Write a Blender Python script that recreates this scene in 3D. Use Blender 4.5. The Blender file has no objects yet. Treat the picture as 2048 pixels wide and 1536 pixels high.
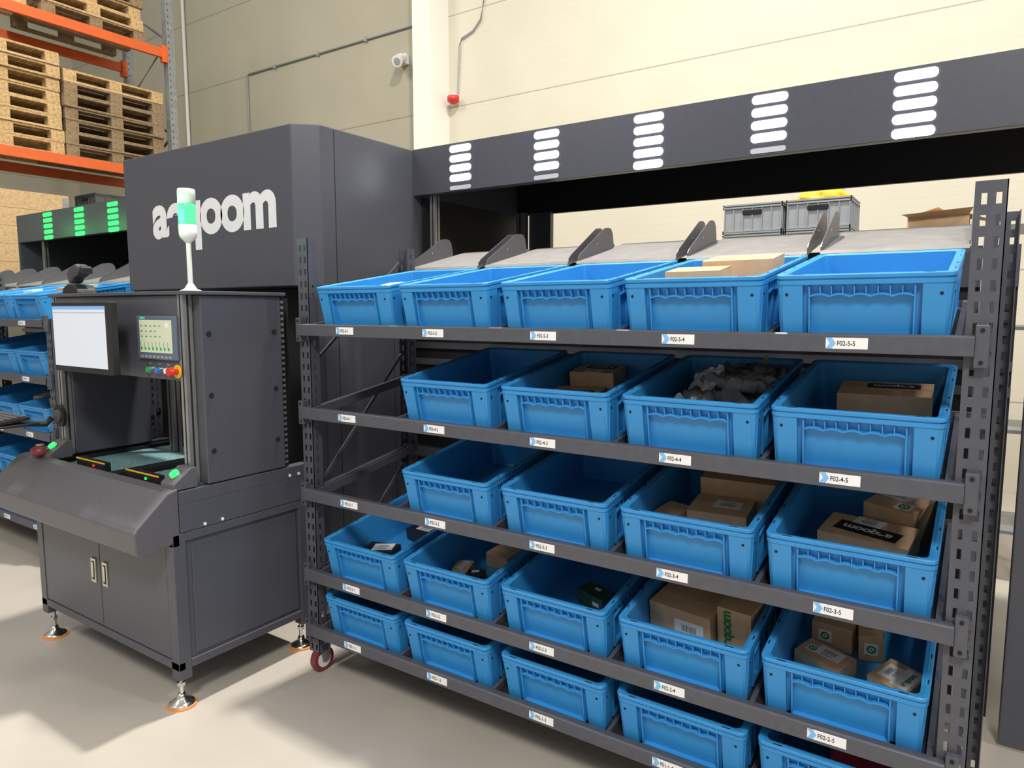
import bpy, math, random
from mathutils import Matrix, Vector, Euler
from mathutils import noise as nz
random.seed(7)
S=bpy.context.scene
COL=S.collection
try:
    S.view_settings.view_transform='Standard'
    S.view_settings.look='None'
except Exception: pass

# ------------------------------------------------------------ materials
def mat(name,col,rough=.5,metal=0,noise=0,nscale=20,bump=0,emit=None,estr=0,spec=None,stretch=None,col2=None):
    m=bpy.data.materials.new(name); m.use_nodes=True
    nt=m.node_tree; b=nt.nodes['Principled BSDF']
    b.inputs['Base Color'].default_value=(*col,1)
    b.inputs['Roughness'].default_value=rough
    b.inputs['Metallic'].default_value=metal
    if spec is not None: b.inputs['Specular IOR Level'].default_value=spec
    if emit:
        b.inputs['Emission Color'].default_value=(*emit,1); b.inputs['Emission Strength'].default_value=estr
    if noise or bump:
        tc=nt.nodes.new('ShaderNodeTexCoord'); n=nt.nodes.new('ShaderNodeTexNoise')
        n.inputs['Scale'].default_value=nscale; n.inputs['Detail'].default_value=4
        mp=nt.nodes.new('ShaderNodeMapping'); nt.links.new(tc.outputs['Object'],mp.inputs[0]); nt.links.new(mp.outputs[0],n.inputs['Vector'])
        if stretch: mp.inputs['Scale'].default_value=stretch
        if noise:
            r=nt.nodes.new('ShaderNodeValToRGB')
            c2=col2 if col2 else tuple(min(1,c*(1+noise)) for c in col)
            c1=tuple(c*(1-noise) for c in col) if not col2 else col
            r.color_ramp.elements[0].position=.3; r.color_ramp.elements[1].position=.7
            r.color_ramp.elements[0].color=(*c1,1); r.color_ramp.elements[1].color=(*c2,1)
            nt.links.new(n.outputs['Fac'],r.inputs['Fac']); nt.links.new(r.outputs['Color'],b.inputs['Base Color'])
        if bump:
            bp=nt.nodes.new('ShaderNodeBump'); bp.inputs['Strength'].default_value=bump; bp.inputs['Distance'].default_value=.01
            nt.links.new(n.outputs['Fac'],bp.inputs['Height']); nt.links.new(bp.outputs['Normal'],b.inputs['Normal'])
    return m
M={}
M['grey']=mat('powder_coat_grey',(.082,.085,.105),.34,.12,.05,60)
M['rack']=mat('rack_steel_grey',(.088,.091,.110),.42,.2,.08,40)
M['greyl']=mat('console_grey',(.115,.112,.128),.36,.2,.05,60)
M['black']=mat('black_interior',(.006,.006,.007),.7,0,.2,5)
M['dark']=mat('dark_slot',(.004,.004,.005),.8,0,.1,5)
M['deck']=mat('shelf_deck',(.018,.018,.021),.55,.1,.15,30)
M['blue']=mat('blue_plastic',(.032,.262,.61),.42,0,.05,8)
M['alu']=mat('aluminium',(.45,.45,.44),.35,.8,.08,30)
M['chrome']=mat('chrome',(.75,.74,.7),.18,1,.03,30)
M['brass']=mat('pale_handle_metal',(.72,.68,.56),.25,.9,.03,30)
M['tray']=mat('tray_steel',(.235,.225,.225),.5,.2,.1,14)
M['white']=mat('white_paper',(.82,.82,.82),.6,0,.02,30)
M['wplast']=mat('white_plastic',(.75,.75,.73),.4,0,.02,30)
M['ltblue']=mat('label_blue',(.2,.48,.83),.5,0,.02,30)
M['ink']=mat('black_ink',(.01,.01,.012),.5,0,.1,30)
M['key']=mat('keyboard_key',(.05,.05,.055),.5,0,.1,30)
M['logo']=mat('logo_white',(.8,.8,.82),.5,0,.02,30)
M['greenink']=mat('green_ink',(.02,.22,.06),.5,0,.02,30)
M['card']=mat('cardboard',(.62,.41,.235),.75,0,.08,25,bump=.05)
M['cardd']=mat('cardboard_edge',(.33,.2,.1),.8,0,.1,25)
M['tape']=mat('packing_tape',(.66,.47,.29),.3,0,.03,25)
M['wood']=mat('pallet_wood',(.46,.31,.145),.8,0,.35,6,stretch=(1,8,8))
M['woodd']=mat('pallet_wood_dark',(.23,.16,.09),.85,0,.35,6,stretch=(1,8,8))
M['woodl']=mat('pine_board',(.52,.36,.19),.75,0,.2,6,stretch=(1,8,8))
M['orange']=mat('orange_beam',(.62,.11,.02),.45,.1,.06,20)
M['galv']=mat('galvanised_steel',(.3,.32,.34),.45,.6,.15,12)
M['crate']=mat('grey_crate_plastic',(.30,.32,.34),.5,0,.05,20)
M['crated']=mat('dark_crate_plastic',(.07,.075,.08),.5,0,.05,20)
M['yellow']=mat('yellow_fabric',(.8,.5,.02),.6,0,.1,15)
M['red']=mat('red_plastic',(.6,.03,.02),.35,0,.03,20)
M['redglow']=mat('red_lamp',(.6,.03,.02),.35,emit=(1,.03,.01),estr=.9)
M['orangep']=mat('orange_pad',(.75,.28,.06),.6,0,.1,20)
M['greenbtn']=mat('green_button',(.02,.4,.12),.35,0,.03,20)
M['bluebtn']=mat('blue_button',(.05,.2,.7),.35,0,.03,20)
M['whitelamp']=mat('white_led',(.9,.9,.95),.3,emit=(.9,.95,1),estr=5)
M['offlamp']=mat('led_off',(.5,.5,.55),.3,emit=(.9,.95,1),estr=.1)
M['greenlamp']=mat('green_led',(.02,.3,.06),.3,emit=(.035,1,.15),estr=1.7)
M['towergreen']=mat('green_lens',(.03,.35,.14),.25,emit=(.16,1,.42),estr=.75)
M['towerwhite']=mat('frosted_lens',(.62,.66,.62),.25,emit=(.6,.9,.7),estr=.12)
M['screen']=mat('screen_white',(.4,.42,.46),.25,emit=(.78,.83,.9),estr=.48)
M['screenb']=mat('screen_bar_blue',(.1,.25,.5),.3,emit=(.25,.45,.85),estr=.5)
M['hmi']=mat('hmi_bezel',(.13,.17,.24),.35,.2,.03,20)
M['hmis']=mat('hmi_screen',(.4,.42,.3),.3,emit=(.62,.65,.46),estr=.4)
M['teal']=mat('belt_teal',(.06,.15,.17),.7,0,.5,120,col2=(.2,.34,.36))
M['polybag']=mat('grey_poly_mailer',(.27,.28,.305),.26,.3,.4,9,bump=.5)
M['polywhite']=mat('pale_poly_mailer',(.6,.61,.63),.35,.1,.2,9,bump=.3)
M['caster']=mat('caster_red',(.2,.03,.04),.4,0,.05,20)
M['capsule']=mat('dark_green_pack',(.03,.07,.04),.4,0,.6,60)
M['pink']=mat('pink_wrap',(.5,.06,.12),.35,0,.3,20)
def wallmat(name,col,dark):
    m=mat(name,col,.7,0,.03,1.5); nt=m.node_tree; b=nt.nodes['Principled BSDF']
    tc=nt.nodes.new('ShaderNodeTexCoord'); sp=nt.nodes.new('ShaderNodeSeparateXYZ'); nt.links.new(tc.outputs['Object'],sp.inputs[0])
    def mth(op,a,bv=None):
        n=nt.nodes.new('ShaderNodeMath'); n.operation=op
        nt.links.new(a,n.inputs[0])
        if bv is not None: n.inputs[1].default_value=bv
        return n.outputs[0]
    f=mth('FRACT',mth('MULTIPLY',mth('ADD',sp.outputs['Z'],.35),1/1.15))
    seam=mth('LESS_THAN',f,.012)
    f2=mth('FRACT',mth('MULTIPLY',sp.outputs['Z'],1/.075))
    rib=mth('LESS_THAN',f2,.12)
    tot=nt.nodes.new('ShaderNodeMath'); tot.operation='MULTIPLY_ADD'; nt.links.new(rib,tot.inputs[0]); tot.inputs[1].default_value=.10; nt.links.new(seam,tot.inputs[2]); tot.use_clamp=True
    mx=nt.nodes.new('ShaderNodeMix'); mx.data_type='RGBA'
    old=b.inputs['Base Color'].links[0].from_socket
    nt.links.new(tot.outputs[0],mx.inputs['Factor']); nt.links.new(old,mx.inputs['A']); mx.inputs['B'].default_value=(*dark,1)
    nt.links.new(mx.outputs['Result'],b.inputs['Base Color'])
    return m
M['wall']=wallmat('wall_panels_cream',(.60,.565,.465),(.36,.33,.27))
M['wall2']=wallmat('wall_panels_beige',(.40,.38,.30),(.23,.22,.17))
M['floor']=mat('concrete_floor',(.42,.385,.34),.38,0,.09,1.6,bump=.02)
M['column']=mat('white_column',(.80,.78,.71),.6,0,.02,2)

# ------------------------------------------------------------ mesh builder
class MB:
    def __init__(s): s.v=[];s.f=[];s.m=[];s.mats=[];s.sm=[]
    def mi(s,k):
        if k not in s.mats: s.mats.append(k)
        return s.mats.index(k)
    def add(s,vs,fs,k,mx=None,smooth=False):
        o=len(s.v)
        for p in vs:
            p=Vector(p)
            if mx is not None: p=mx@p
            s.v.append(p)
        i=s.mi(k)
        for f in fs:
            s.f.append([o+a for a in f]); s.m.append(i); s.sm.append(smooth)
        return s
    def box(s,x0,x1,y0,y1,z0,z1,k,mx=None):
        vs=[(x0,y0,z0),(x1,y0,z0),(x1,y1,z0),(x0,y1,z0),(x0,y0,z1),(x1,y0,z1),(x1,y1,z1),(x0,y1,z1)]
        return s.add(vs,[(0,3,2,1),(4,5,6,7),(0,1,5,4),(1,2,6,5),(2,3,7,6),(3,0,4,7)],k,mx)
    def cyl(s,p0,p1,r0,k,r1=None,n=20,smooth=True,mx=None):
        p0=Vector(p0);p1=Vector(p1); r1=r0 if r1 is None else r1
        d=(p1-p0).normalized(); a=Vector((0,0,1)) if abs(d.z)<.9 else Vector((1,0,0))
        u=d.cross(a).normalized(); w=d.cross(u)
        vs=[];
        for p,r in((p0,r0),(p1,r1)):
            for i in range(n):
                t=2*math.pi*i/n; vs.append(p+u*math.cos(t)*r+w*math.sin(t)*r)
        s.add(vs,[(i,n+i,n+(i+1)%n,(i+1)%n) for i in range(n)],k,mx,smooth)
        s.add(vs,[tuple(range(n)),tuple(range(2*n-1,n-1,-1))],k,mx)
        return s
    def revolve(s,prof,c,k,n=24,mx=None):
        vs=[];fs=[]
        for r,z in prof:
            for i in range(n):
                t=2*math.pi*i/n; vs.append((c[0]+r*math.cos(t),c[1]+r*math.sin(t),c[2]+z))
        for j in range(len(prof)-1):
            for i in range(n):
                fs.append((j*n+i,j*n+(i+1)%n,(j+1)*n+(i+1)%n,(j+1)*n+i))
        s.add(vs,fs,k,mx,True)
        return s
    def prism(s,poly,a,b,axis,k,mx=None):
        n=len(poly)
        def P(p,t): return {'x':(t,p[0],p[1]),'y':(p[0],t,p[1]),'z':(p[0],p[1],t)}[axis]
        vs=[P(p,a) for p in poly]+[P(p,b) for p in poly]
        fs=[(i,(i+1)%n,n+(i+1)%n,n+i) for i in range(n)]+[tuple(range(n-1,-1,-1)),tuple(range(n,2*n))]
        return s.add(vs,fs,k,mx)
    def tube(s,pts,r,k,n=8,mx=None):
        pts=[Vector(p) for p in pts]; rings=[]
        for i,p in enumerate(pts):
            d=(pts[min(i+1,len(pts)-1)]-pts[max(i-1,0)]).normalized()
            a=Vector((0,0,1)) if abs(d.z)<.9 else Vector((1,0,0))
            u=d.cross(a).normalized(); w=d.cross(u)
            rings.append([p+u*math.cos(2*math.pi*j/n)*r+w*math.sin(2*math.pi*j/n)*r for j in range(n)])
        vs=[q for R in rings for q in R]; fs=[]
        for i in range(len(pts)-1):
            for j in range(n): fs.append((i*n+j,i*n+(j+1)%n,(i+1)*n+(j+1)%n,(i+1)*n+j))
        fs+= [tuple(range(n)),tuple((len(pts)-1)*n+j for j in range(n-1,-1,-1))]
        return s.add(vs,fs,k,mx,True)
    def text(s,body,w,h,k,mx,bold=0):
        vs,fs=textgeo(body,bold)
        xs=[v[0] for v in vs]
        x0,x1=min(xs),max(xs)
        sc=w/(x1-x0); sy=sc if h is None else h
        s.add([((v[0]-(x0+x1)/2)*sc,v[1]*sy,0) for v in vs],fs,k,mx)
        return s
    def mesh(s,name):
        me=bpy.data.meshes.new(name)
        me.from_pydata([tuple(v) for v in s.v],[],s.f)
        for k in s.mats: me.materials.append(M[k])
        for p,i,q in zip(me.polygons,s.m,s.sm): p.material_index=i; p.use_smooth=q
        me.update()
        return me
_tc={}
def textgeo(body,bold=0):
    key=(body,bold)
    if key in _tc: return _tc[key]
    cu=bpy.data.curves.new('t','FONT'); cu.body=body; cu.size=1; cu.offset=bold; cu.space_character=1.0 if body!='aeqoom' else .93
    ob=bpy.data.objects.new('t',cu); COL.objects.link(ob)
    dg=bpy.context.evaluated_depsgraph_get(); dg.update()
    me=bpy.data.meshes.new_from_object(ob.evaluated_get(dg))
    r=([tuple(v.co) for v in me.vertices],[tuple(p.vertices) for p in me.polygons])
    bpy.data.objects.remove(ob); bpy.data.curves.remove(cu); bpy.data.meshes.remove(me)
    _tc[key]=r; return r
def frame(o,r,u):
    r=Vector(r).normalized();u=Vector(u).normalized();n=r.cross(u)
    return Matrix(((r.x,u.x,n.x,o[0]),(r.y,u.y,n.y,o[1]),(r.z,u.z,n.z,o[2]),(0,0,0,1)))
def T(x,y,z): return Matrix.Translation((x,y,z))
def RZ(d): return Matrix.Rotation(math.radians(d),4,'Z')
def RX(d): return Matrix.Rotation(math.radians(d),4,'X')
def RY(d): return Matrix.Rotation(math.radians(d),4,'Y')
def thing(name,label,cat,loc=(0,0,0),mesh=None,group=None,rot=None):
    o=bpy.data.objects.new(name,mesh); COL.objects.link(o)
    o.location=loc
    if rot is not None: o.rotation_euler=rot
    o['label']=label;o['category']=cat
    if group:o['group']=group
    if mesh is None: o.empty_display_size=.1
    return o
def bev(o,w):
    b=o.modifiers.new('bevel','BEVEL'); b.width=w; b.segments=2; b.limit_method='ANGLE'
def part(name,par,mb,bevel=0,label=None):
    """mb in world coordinates -> local to the (translated only) parent chain"""
    me=mb.mesh(name)
    off=Vector((0,0,0)); p=par
    while p is not None:
        off+=Vector(p.location); p=p.parent
    me.transform(Matrix.Translation(-off))
    o=bpy.data.objects.new(name,me); COL.objects.link(o); o.parent=par
    if bevel: bev(o,bevel)
    if label:o['label']=label
    return o
def solo(name,label,cat,mb,loc,bevel=0,group=None):
    me=mb.mesh(name); me.transform(Matrix.Translation(-Vector(loc)))
    o=thing(name,label,cat,loc,me,group)
    if bevel: bev(o,bevel)
    return o
def structure(name,mb):
    o=bpy.data.objects.new(name,mb.mesh(name)); COL.objects.link(o); o['kind']='structure'; return o

# ------------------------------------------------------------ room
structure('floor',MB().box(-16,8,-6,7.6,-.1,0,'floor'))
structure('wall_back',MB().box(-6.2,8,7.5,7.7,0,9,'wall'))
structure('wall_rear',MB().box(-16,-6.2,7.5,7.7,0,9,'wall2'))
structure('wall_left',MB().box(-16.2,-16,-6,7.7,0,9,'wall2'))
structure('trim_1',MB().box(-6.31,-6.02,7.12,7.5,0,9,'column'))

# ------------------------------------------------------------ bin mesh
TILT=9
BW,BL,BH=.415,.60,.175
def rr(w,l,ins,r,z,n=4):
    x0,x1,y0,y1=-w/2+ins,w/2-ins,ins,l-ins; out=[]
    for cx,cy,a0 in((x1-r,y0+r,-90),(x1-r,y1-r,0),(x0+r,y1-r,90),(x0+r,y0+r,180)):
        for i in range(n+1):
            a=math.radians(a0+90*i/n); out.append((cx+r*math.cos(a),cy+r*math.sin(a),z))
    return out
def bin_mesh():
    b=MB(); k='blue'; W,L,H=BW,BL,BH
    prof=[(.030,.0),(.028,.004),(.018,H-.030),(.003,H-.028),(.001,H-.026),(.001,H-.015),(.004,H-.014),(.004,H-.011),(.0,H-.010),(.0,H-.002),(.002,H),(.012,H),(.0135,H-.001),(.022,H-.004),(.032,.012),(.036,.007)]
    loops=[rr(W,L,i,.022 if i<.01 else .016,z) for i,z in prof]; n=len(loops[0])
    vs=[p for l in loops for p in l]; fs=[]
    for j in range(len(loops)-1):
        for i in range(n): fs.append((j*n+i,j*n+(i+1)%n,(j+1)*n+(i+1)%n,(j+1)*n+i))
    fs.append(tuple(range(n-1,-1,-1))); e=(len(loops)-1)*n; fs.append(tuple(range(e,e+n)))
    b.add(vs,fs,k)
    def face(Wf,mx,short=True):
        h=Wf/2; p=.070; D=.0205
        def slab(xa,xc,ya,z0,z1,yb=None):
            yb=ya if yb is None else yb
            d0=.0295-.0105*z0/.145; d1=.0295-.0105*z1/.145
            pts=[(xa,ya,z0),(xc,ya,z0),(xc,d0,z0),(xa,d0,z0),(xa,yb,z1),(xc,yb,z1),(xc,d1,z1),(xa,d1,z1)]
            b.add(pts,[(0,3,2,1),(4,5,6,7),(0,1,5,4),(1,2,6,5),(2,3,7,6),(3,0,4,7)],k,mx)
        for sg in(-1,1):
            xs=sorted((sg*(h-.020),sg*(h-p)))
            slab(xs[0],xs[1],.012,0,H-.028,.003)
            zt=H-.028
            a=(sg*(h-.0035),.020);c=(sg*(h-.0085),.0085) ;e_=(sg*(h-.020),.003)
            pts=[(sg*(h-.014),.026,0),(sg*(h-.019),.016,0),(sg*(h-.026),.012,0),(sg*(h-.026),.0295,0),(a[0],a[1],zt),(c[0],c[1],zt),(e_[0],e_[1],zt),(e_[0],.0195,zt)]
            fsx=[(0,1,5,4),(1,2,6,5),(2,3,7,6),(3,0,4,7),(3,2,1,0),(4,5,6,7)]
            if sg>0: fsx=[f[::-1] for f in fsx]
            b.add(pts,fsx,k,mx,False)
            hx=sg*(h-.030)
            b.cyl((hx,.0035,H-.052),(hx,.0062,H-.052),.0042,'dark',n=10,mx=mx)
            xr=sg*(h-p-.016)
            slab(xr-.002,xr+.002,.009,.004,H-.03,.006)
        cw=h-p-.016
        slab(-cw,cw,.010,0,.010)
        N=60; za=H-.060; t=.004
        top=[];bot=[]
        for i in range(N+1):
            x=-cw+2*cw*i/N; z=za+.006*abs(math.sin(math.pi*i/N*5))
            top.append((x,z+t));bot.append((x,z))
        vs=[(x,.004,z) for x,z in top]+[(x,.004,z) for x,z in bot]+[(x,D,z) for x,z in top]+[(x,D,z) for x,z in bot]
        q=N+1; fs=[]
        for i in range(N):
            fs+=[(q+i,q+i+1,i+1,i),(i,i+1,2*q+i+1,2*q+i),(3*q+i,3*q+i+1,q+i+1,q+i)]
        b.add(vs,fs,k,mx)
        nr=9 if short else 15
        for i in range(1,nr):
            x=-cw+2*cw*i/nr
            slab(x-.0014,x+.0014,.006,za+.002,H-.03,.005)
        if not short:
            for i in range(1,6):
                x=-cw+2*cw*i/6; slab(x-.002,x+.002,.012,0,za,.010)
    face(W,None)
    face(W,T(0,L,0)@RZ(180))
    face(L,T(W/2,L/2,0)@RZ(90),False)
    face(L,T(-W/2,L/2,0)@RZ(-90),False)
    for x in(-.15,.15):
        for y in (.0065,L-.0065): b.box(x-.012,x+.012,y-.002,y+.002,H-.001,H+.0004,'dark')
    for y in(.08,.2,.4,.52):
        for x in(-W/2+.0065,W/2-.0065): b.box(x-.002,x+.002,y-.01,y+.01,H-.001,H+.0004,'dark')
    return b.mesh('storage_bin')
BIN=bin_mesh()
BY=1.993
SX=[-2.09,-1.632,-1.165,-.708,-.262]
LZ=[.212,.464,.824,1.180,1.533]
def binmx(slot,row,sh=0): return T(SX[slot-1]+sh,BY,LZ[row-1]+.003)@RX(TILT)
def place_bin(slot,row,label,sh=0,group='blue bins on the bin rack'):
    return thing('storage_bin',label,'storage bin',(SX[slot-1]+sh,BY,LZ[row-1]+.003),BIN,group,(math.radians(TILT),0,0))

# ------------------------------------------------------------ bin rack
def perf(mb,w,z0,z1,mx,k='rack',pitch=.05,holes=2):
    if holes==2: xe=[0,w*.18,w*.36,w*.64,w*.82,w]
    else: xe=[0,w*.38,w*.62,w]
    n=int((z1-z0)/pitch); ze=[z0]
    for i in range(n): ze+= [z0+i*pitch+.011,z0+i*pitch+.037]
    ze.append(z1)
    vs=[(x,0,z) for z in ze for x in xe]; c=len(xe); fs=[]
    for j in range(len(ze)-1):
        for i in range(c-1):
            if j%2==1 and i%2==1: continue
            fs.append((j*c+i,j*c+i+1,(j+1)*c+i+1,(j+1)*c+i))
    mb.add(vs,fs,k,mx)
def upright(par,x,y,front,ztop=1.915):
    mb=MB(); w=.062
    yf=y if front else y+.05
    perf(mb,w,.10,ztop,T(x,yf,0))
    perf(mb,.05,.10,ztop,T(x,y,0)@RZ(90),holes=1)
    perf(mb,.05,.10,ztop,T(x+w,y,0)@RZ(90),holes=1)
    o=part('upright',par,mb)
    s=o.modifiers.new('s','SOLIDIFY'); s.thickness=.0025
def caster(par,x,y):
    mb=MB(); mb.cyl((x,y,.15),(x,y,.135),.035,'galv'); mb.cyl((x,y,.14),(x,y,.10),.012,'galv')
    for s in(-.022,.022):
        mb.prism([(y-.03,.135),(y+.03,.135),(y+.02,.05),(y,.04),(y-.02,.05)],x+s-.0015,x+s+.0015,'x','galv')
    mb.box(x-.023,x+.023,y-.03,y+.03,.13,.138,'galv')
    c=part('caster',par,mb)
    wm=MB(); wm.cyl((x-.016,y-.005,.055),(x+.016,y-.005,.055),.054,'caster',n=28); wm.cyl((x-.018,y-.005,.055),(x+.018,y-.005,.055),.036,'wplast',n=20); wm.cyl((x-.024,y-.005,.055),(x+.024,y-.005,.055),.008,'chrome',n=12)
    part('wheel',c,wm)
def label_mb(x,z,txt,y=1.9545):
    mb=MB(); w,h=.098,.0285
    mb.box(x-w/2,x+w/2,y-.0006,y,z-h/2,z+h/2,'white')
    a=x-w/2
    mb.prism([(a,z-h/2),(a+.014,z-h/2),(a+.024,z),(a+.014,z+h/2),(a,z+h/2),(a+.009,z)],y-.0009,y-.0003,'y','ltblue')
    mb.text(txt,.042,.0175,'ink',frame((x-.001,y-.0010,z-.0061),(1,0,0),(0,0,1)),.014)
    return mb
def bin_rack(sh,code,rows_deck,label,short_right=False):
    r=thing('bin_rack',label,'rack',(-1.2+sh,2.3,0))
    xl,xr=-2.418+sh,-.030+sh
    for x in(xl,xr):
        for y,f in((1.985,True),(2.60,False)):
            upright(r,x+(.045 if (x==xr and not f and sh==0) else 0),y,f,1.56 if (short_right and x==xr) else 1.915)
        for y in(2.03,2.60): caster(r,x+.031,y)
        xm=x+.031
        for i in range(5):
            z=LZ[i]
            mb=MB(); mb.box(xm-.012,xm+.012,2.04,2.60,-.02,.02,'rack',T(0,0,z)@T(0,2.03,0)@RX(TILT)@T(0,-2.03,0))
            part('side_rail',r,mb)
        for z0,z1 in((.3,.85),(.85,1.4),(1.4,1.0+.85)):
            if short_right and x==xr and z1>1.6: continue
            mb=MB(); mb.prism([(2.04,z0),(2.06,z0),(2.60,z1),(2.58,z1)],xm-.012,xm-.004,'x','rack'); part('brace',r,mb)
    for i in range(5):
        z=LZ[i]
        mb=MB()
        mb.prism([(1.955,z-.024),(1.955,z+.021),(1.960,z+.025),(1.984,z+.025),(1.984,z+.02),(1.9585,z+.02),(1.9585,z-.020),(1.984,z-.020),(1.984,z-.024)],xl+.018,xr+.018,'x','rack')
        for x in(xl+.004,xr+.018):
            mb.box(x,x+.028,1.9600,1.9840,z-.05,z+.05,'rack')
            for dz in(-.038,.038): mb.cyl((x+.014,1.960,z+dz),(x+.014,1.957,z+dz),.005,'dark',n=8)
        beam=part('front_beam',r,mb,bevel=.0015)
        for s in range(1,6):
            cd='F01' if (code=='F02' and i==0 and s==4) else code
            part('shelf_label',beam,label_mb(SX[s-1]+sh-.022,z,'%s-%d-%d'%(cd,i+1,s)),label='white shelf label with blue arrow and code')
        mb=MB(); zb=z+.095; mb.box(xl,xr+.062,2.612,2.64,zb-.03,zb+.02,'rack'); part('rear_beam',r,mb)
        mx=T(0,BY,z-.004)@RX(TILT)
        s0=rows_deck[i]
        mb=MB(); xa=(xl+.06) if s0==1 else SX[s0-1]+sh-.215
        mb.box(xa,xr-.001,.0,.62,-.004,-.001,'deck',mx)
        part('shelf_deck',r,mb)
        mb=MB(); x1=SX[0]+sh-.235; mb.box(x1-.012,x1,.0,.62,-.004,.03,'rack',mx); part('lane_rail',r,mb)
        for s in range(1,6):
            mb=MB(); xx=SX[s-1]+sh+.2
            mb.box(xx+.008,xx+.022,.0,.62,-.004,.022,'rack',mx)
            part('lane_rail',r,mb)
    return r
R1=bin_rack(0,'F02',[1,1,2,2,1],'dark grey steel bin rack on casters with five slanted shelves')
SHL=-4.733
R2=bin_rack(SHL,'F01',[1,1,1,1,1],'dark grey steel bin rack beyond the packing station',True)
rowslots={5:[1,2,3,4,5],4:[2,3,4,5],3:[2,3,4,5],2:[1,2,3,4,5],1:[1,2,3,4,5]}
filled={(4,5):'two cardboard boxes',(3,4):'two flat cartons',(4,4):'crumpled grey poly mailers',(5,4):'a large and a small carton',(4,3):'stacked cardboard boxes',(5,3):'cardboard boxes with printed labels',(1,2):'dark flat packages',(2,2):'small cartons',(3,2):'one small dark green pack',(4,2):'two tall cardboard boxes',(5,2):'four small cardboard boxes',(1,5):'a white package',(5,1):'a pink wrapped package'}
for row,sl in rowslots.items():
    for s in sl:
        f=filled.get((s,row))
        place_bin(s,row,('blue plastic storage bin holding '+f) if f else 'empty blue plastic storage bin on slanted rack shelf')
for row in(5,4,3,2,1):
    for s in(3,4,5): place_bin(s,row,'blue plastic storage bin on the far bin rack',SHL,'blue bins on the far rack')

# ------------------------------------------------------------ cartons in bins
FL=.0078
def carton(slot,row,x,y,size,rot,decor=(),k='card',z=0,label='brown cardboard box in a blue bin',name='cardboard_box',sh=0,lean=None,cat='box'):
    w,d,h=size; mb=MB()
    mb.box(-w/2,w/2,-d/2,d/2,0,h,k)
    if k=='card':
        mb.box(-w/2-.0004,w/2+.0004,-.014,.014,h-.03,h+.0005,'tape')
        mb.box(-w/2+.001,w/2-.001,-.0006,.0006,h,h+.0008,'cardd')
        for sx in(-1,1):
            mb.box(sx*w/2-.0005,sx*w/2+.0005,-d/2+.002,d/2-.002,h-.0015,h-.0005,'cardd')
    for dc in decor:
        kind,dx,dy,rz,sc=dc[:5]; face_=dc[5] if len(dc)>5 else 'top'
        if face_=='top': F=T(dx,dy,h+.0009)@RZ(rz)
        elif face_=='front': F=T(dx,-d/2-.0009,h/2+dy)@RX(90)@RZ(rz)
        if kind=='black':
            mb.box(-.055*sc,.055*sc,-.02*sc,.02*sc,-.0005,0,'ink',F); mb.text('aeqoom',.085*sc,.0265*sc,'logo',F@T(0,-.006*sc,.0006),.03)
        elif kind=='white':
            mb.box(-.04*sc,.04*sc,-.025*sc,.025*sc,-.0004,.0004,'white',F)
            for i in range(12):
                wv=(.0009,.0018,.0012)[i%3]*sc
                mb.box((-.02+i*.0034)*sc,(-.02+i*.0034)*sc+wv,-.004*sc,.014*sc,.0005,.0008,'ink',F)
            for j in range(2): mb.box(-.02*sc,.015*sc,(-.012-j*.006)*sc,(-.0105-j*.006)*sc,.0005,.0008,'ink',F)
        elif kind=='paper':
            mb.box(-.04*sc,.04*sc,-.02*sc,.02*sc,-.0002,.0010,'white',F)
        elif kind=='green':
            mb.text('aeqoom',.095*sc,.030*sc,'greenink',F@T(0,-.006*sc,.0013),.035)
        elif kind=='leaf':
            mb.box(-.022*sc,.022*sc,-.022*sc,.022*sc,-.0003,.0006,'white',F)
            mb.cyl((0,0,.0007),(0,0,.0011),.015*sc,'greenink',n=18,mx=F); mb.cyl((0,0,.0012),(0,0,.0014),.009*sc,'white',n=18,mx=F)
            mb.box(-.002*sc,.002*sc,-.008*sc,.008*sc,.0014,.0017,'greenink',F@RZ(35))
    mx=binmx(slot,row,sh)@T(x,y,FL+z)@RZ(rot)
    if lean: mx=mx@RX(lean[0])@RY(lean[1])
    o=thing(name,label,cat,mx.to_translation(),mb.mesh(name),None,mx.to_euler())
    bev(o,.0012)
    return o
# row 5
carton(4,5,.045,.40,(.22,.19,.185),3,label='tall brown cardboard box rising above the bin rim')
carton(4,5,-.04,.20,(.17,.13,.172),2,label='flat brown cardboard box in a blue bin')
carton(1,5,.08,.18,(.10,.08,.155),10,[('paper',0,0,0,1.0)],k='wplast',label='white package in a blue bin',name='package',cat='package')
# row 4
carton(3,4,-.06,.46,(.18,.13,.13),3,[('black',.01,.02,180,1.1),('white',.0,-.04,0,.8)],label='brown cardboard box with black logo strip')
carton(3,4,-.065,.29,(.19,.14,.085),10,[('black',.0,-.02,180,1.3)],label='flat brown cardboard box with black strip')
carton(5,4,.03,.42,(.25,.16,.125),2,[('black',.02,.03,180,1.3)],label='large brown cardboard box with black logo strip')
carton(5,4,-.095,.20,(.12,.10,.085),-4,[('leaf',.03,0,0,.9)],label='small cardboard box with round green emblem')
# row 3
carton(4,3,.05,.46,(.25,.16,.15),2,[('black',.0,.02,180,1.2)],label='cardboard box with black logo strip at bin end')
carton(4,3,.03,.28,(.19,.14,.10),3,[('white',.02,.01,180,1.1)],label='cardboard box with white shipping label')
carton(4,3,-.12,.24,(.09,.10,.08),-12,label='small plain cardboard box')
carton(5,3,.02,.27,(.24,.15,.10),-8,[('black',-.0,-.01,172,1.6),('white',-.01,.048,172,1.0)],label='cardboard box with black logo strip and white label')
carton(5,3,.085,.45,(.15,.15,.13),-20,[('white',-.02,.03,170,1.1),('leaf',.03,-.04,0,1.1)],label='cardboard box with white label and green emblem')
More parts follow.
